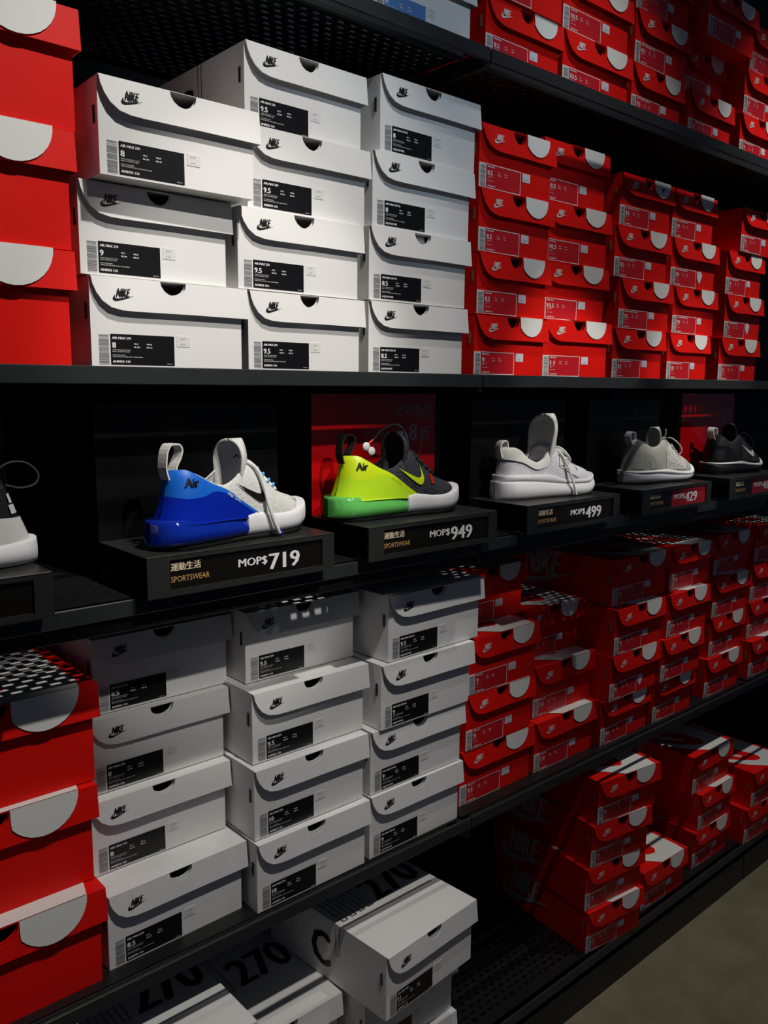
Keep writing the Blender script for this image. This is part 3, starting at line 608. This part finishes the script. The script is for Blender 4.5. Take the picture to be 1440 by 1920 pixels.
tube('hanging_lace', F['blackk'], t, [la.pt(.5, .98, -1)+Vector((0, 0, .003)), Vector((.46*L, -.016, .150)), Vector((.36*L, -.006, .146)), Vector((.28*L, -.002, .128))], .0022)
tube('lace_tip', F['redm'], t, [Vector((.28*L, -.002, .128)), Vector((.24*L, .0, .121))], .0021)
for dx, dz in ((.050, .118), (.061, .110)):
    b = MB(); n = 18; r = .0072
    ring = [[(dx+r*k*math.cos(2*math.pi*i/n), y, dz+r*k*math.sin(2*math.pi*i/n)) for i in range(n+1)] for k, y in ((0, -.012), (.8, -.0118), (1, -.0105), (1, -.008), (0, -.008))]
    b.grid(ring); obj('security_tag', b.mesh('security_tag', F['wleather'], weld=1e-6, smooth=True, recalc=True), t)
# all-white running shoe
hl, te = (1.246, 1.074), (1.487, 1.042); L = math.dist(hl, te)
t = place('sneaker', 'all-white mesh running shoe with tall padded tongue and thick sole', hl, te)
la = Last(L, [(0, .098), (.06, .100), (.12, .094), (.2, .078), (.3, .070), (.38, .076), (.45, .096), (.50, .102), (.56, .094), (.64, .080), (.76, .064), (.88, .055), (.95, .049), (1, .036)],
          [(0, .0), (.05, .012), (.12, .020), (.3, .025), (.42, .023), (.49, .014), (.53, .003), (.55, 0), (1, 0)], [(0, .040), (.3, .036), (.6, .030), (1, .032)], lean=.006)
la.upper('upper', F['rmesh'], t, th=.005)
sole('midsole', F['rfoam'], t, L, -.04, 1.02, lambda u: sfw(u, -.04, 1.02, 1.02), lambda u: .0 if u < .76 else (u-.76)**2*.28, spl([(-.04, .034), (.1, .036), (.3, .033), (.6, .026), (.85, .025), (1.02, .034)]), .10)
sole('rim', F['rfoam'], t, L, -.025, 1.015, lambda u: sfw(u, -.025, 1.015, .99), spl([(-.04, .034), (.1, .0362), (.3, .0332), (.6, .0262), (.85, .0252), (1.02, .0342)]), spl([(-.04, .046), (.1, .047), (.3, .046), (.45, .044), (.6, .034), (.85, .033), (1.02, .043)]), .02)
la.patch('collar_pad', F['rpad'], t, 0, .47, spl([(0, .078), (.12, .072), (.3, .056), (.40, .062), (.47, .082)]), spl([(0, .0985), (.06, .0985), (.12, .0925), (.2, .0765), (.3, .0685), (.38, .0745), (.45, .0935), (.47, .096)]), .0035)
la.patch('eyelet_overlay', F['wleather'], t, .53, .60, lambda u: .062, lambda u: .062+.018*math.sin(math.pi*(u-.53)/.07), .0025, sides=(-1,), nu=10)
la.tick('tick_emblem', F['wleather'], t, .52, .038, .22, .026)
tongue(L, .565, .070, .162, .036, .004, F['rpad'], t, curve=.034)
b = MB(); b.box(-.010, .010, -.0006, .0006, .128, .131); put_text(b, 'Nike', -.008, .121, w=.016, h=.005); b.v = [(.565*L+.0005-.0008, -v[0], v[2]) for v in b.v]; obj('tongue_print', b.mesh('tongue_print', F['tick']), t)
ribbon('pull_tab', F['wleather'], t, smooth_path([(.010, .074), (.000, .084), (-.003, .098), (.002, .110), (.012, .113), (.016, .104), (.016, .096)]), .016)
laces(la, F['wlace'], t, (.56, .60, .64, .68), .80, .0024)
tube('bow_loop', F['wlace'], t, [la.pt(.555, 1, -1)+Vector((0, 0, .004)), la.pt(.56, .9, -1)+Vector((.006, -.012, .006)), la.surf(.64, .066, -1, .008), la.pt(.60, .9, -1)+Vector((.004, -.01, .004)), la.pt(.56, 1, -1)+Vector((0, 0, .004))], .0022)
tube('hanging_lace', F['wlace'], t, [la.pt(.555, 1, -1)+Vector((0, 0, .004)), la.pt(.57, .88, -1)+Vector((0, -.008, .002)), la.surf(.60, .055, -1, .008), Vector((.625*L, -.053, .028)), Vector((.655*L, -.055, .004))], .0024)
# olive grey knit and black knit sneakers of the same make
def knit_shoe(label, heel, toe, c):
    L = math.dist(heel, toe); t = place('sneaker', label, heel, toe)
    la = Last(L, [(0, .098), (.05, .101), (.10, .098), (.18, .090), (.27, .083), (.34, .084), (.40, .090), (.46, .097), (.51, .100), (.56, .095), (.64, .082), (.76, .064), (.88, .053), (.95, .046), (1, .030)],
              [(0, .0), (.05, .010), (.12, .017), (.3, .021), (.42, .020), (.49, .013), (.53, .003), (.55, 0), (1, 0)], [(0, .026), (.4, .024), (.7, .017), (1, .022)], lean=.012)
    la.upper('upper', c['upper'], t)
    sole('outsole', c['out'], t, L, -.03, .99, lambda u: sfw(u, -.03, .99, .93), lambda u: .0 if u < .72 else (u-.72)**2*.28, lambda u: .004+(0 if u < .72 else (u-.72)**2*.28), 0)
    sole('midsole', c['foam'], t, L, -.04, 1.0, lambda u: sfw(u, -.04, 1.0, 1.0), lambda u: .0042+(0 if u < .72 else (u-.72)**2*.28), spl([(-.04, .026), (.3, .024), (.6, .018), (.8, .018), (1, .028)]), .03)
    sole('midsole_rim', c['rim'], t, L, -.035, 1.008, lambda u: sfw(u, -.035, 1.008, 1.0), spl([(-.04, .0262), (.3, .0242), (.6, .0182), (.8, .0150), (1.01, .020)]), spl([(-.04, .030), (.3, .031), (.45, .031), (.62, .026), (.8, .024), (.93, .029), (1.01, .039)]), .03)
    la.patch('heel_clip', c['clip'], t, 0, .42, lambda u: .027, spl([(0, .074), (.12, .072), (.22, .066), (.32, .044), (.42, .029)]), .0022)
    la.patch('heel_recess', c['clip2'], t, .015, .10, lambda u: .036, lambda u: .062, .0034, sides=(-1,), nu=8)
    la.patch('side_recess', c['clip2'], t, .19, .31, lambda u: .035, lambda u: .035+.018*(1-(u-.19)/.125), .0034, sides=(-1,), nu=8)
    la.patch('knit_zone', c['zone'], t, .46, .74, lambda u: .030, spl([(.46, .075), (.52, .088), (.6, .078), (.74, .055)]), .0008)
    if c.get('tick'): la.tick('tick_emblem', c['tick'], t, .46, .042, .22, .032)
    tongue(L, .535, .060, .126, .019, -.008, c['upper'], t, curve=.026, th=.003)
    ribbon('pull_tab', c['tab'], t, smooth_path([(.016, .086), (.006, .096), (.001, .108), (.006, .118), (.016, .117), (.020, .108), (.020, .097)]), .017)
    laces(la, c['lace'], t, (.54, .58, .62, .66), .82, .0018)
    tube('bow_end', c['lace'], t, [la.pt(.54, 1, -1)+Vector((0, 0, .002)), la.pt(.56, 1, -1)+Vector((.006, -.004, .010)), la.pt(.56, 1, -1)+Vector((.003, -.008, .026))], .0015)
    tube('bow_loop', c['lace'], t, [la.pt(.54, 1, -1)+Vector((0, 0, .002)), la.pt(.57, .95, -1)+Vector((.008, -.010, .010)), la.surf(.66, .062, -1, .005), la.pt(.58, .9, -1)+Vector((.002, -.004, .003))], .0015)
    return t, la, L
knit_shoe('olive grey knit sneaker with ribbed pale midfoot', (1.672, 1.064), (1.900, 1.045), dict(upper=F['olive'], out=F['black'], foam=F['gfoam'], rim=F['foam'], clip=F['oclip'], clip2=F['olive'], zone=F['pale'], tab=F['gfoam'], lace=F['pale']))
knit_shoe('black knit sneaker with white tick and thin white sole line', (2.042, 1.060), (2.255, 1.045), dict(upper=F['blackk'], out=F['black'], foam=F['black'], rim=F['wtick'], clip=F['shine'], clip2=F['black'], zone=F['blk'], tick=F['wtick'], tab=F['wtick'], lace=F['blackk']))
# black and white sneaker cut off at the picture edge, heel towards the others
hl, te = (.345, 1.062), (.095, 1.030); L = math.dist(hl, te)
t = place('sneaker', 'white sneaker with black collar cut off at the picture edge', hl, te)
la = Last(L, [(0, .118), (.06, .122), (.12, .118), (.22, .100), (.32, .092), (.40, .096), (.48, .108), (.56, .108), (.65, .092), (.8, .068), (.9, .058), (.96, .050), (1, .036)],
          [(0, .0), (.05, .012), (.12, .020), (.3, .025), (.45, .023), (.54, .006), (.58, 0), (1, 0)], [(0, .026), (1, .026)], lean=.034)
la.upper('upper', F['blackk'], t)
sole('midsole', F['foam'], t, L, -.045, 1.02, lambda u: sfw(u, -.045, 1.02, 1.04), lambda u: .0 if u < .78 else (u-.78)**2*.2, spl([(-.045, .030), (.5, .026), (.8, .026), (1.02, .036)]), .10)
la.patch('heel_counter', F['wleather'], t, 0, .72, lambda u: .027, spl([(0, .056), (.2, .060), (.5, .066), (.72, .058)]), lambda u, v: .0045-.001*v)
tube('heel_loop', F['dgrey'], t, [Vector((.034, .004, .112)), Vector((.012, .008, .122)), Vector((-.012, .010, .113)), Vector((-.016, .010, .098)), Vector((.0, .008, .090)), Vector((.022, .004, .094))], .0013)
la.patch('heel_badge', F['wtick'], t, .030, .075, lambda u: .062, lambda u: .073, .0022, sides=(1,), nu=6, nv=4)
la.patch('badge_stem', F['wtick'], t, .038, .064, lambda u: .075, lambda u: .086, .0022, sides=(1,), nu=5, nv=4)
tube('seam', F['dgrey'], t, [la.surf(u, .066+.030*(1-(u-.06)/.22), 1, .001) for u in (.06, .12, .18, .24, .28)], .0006)
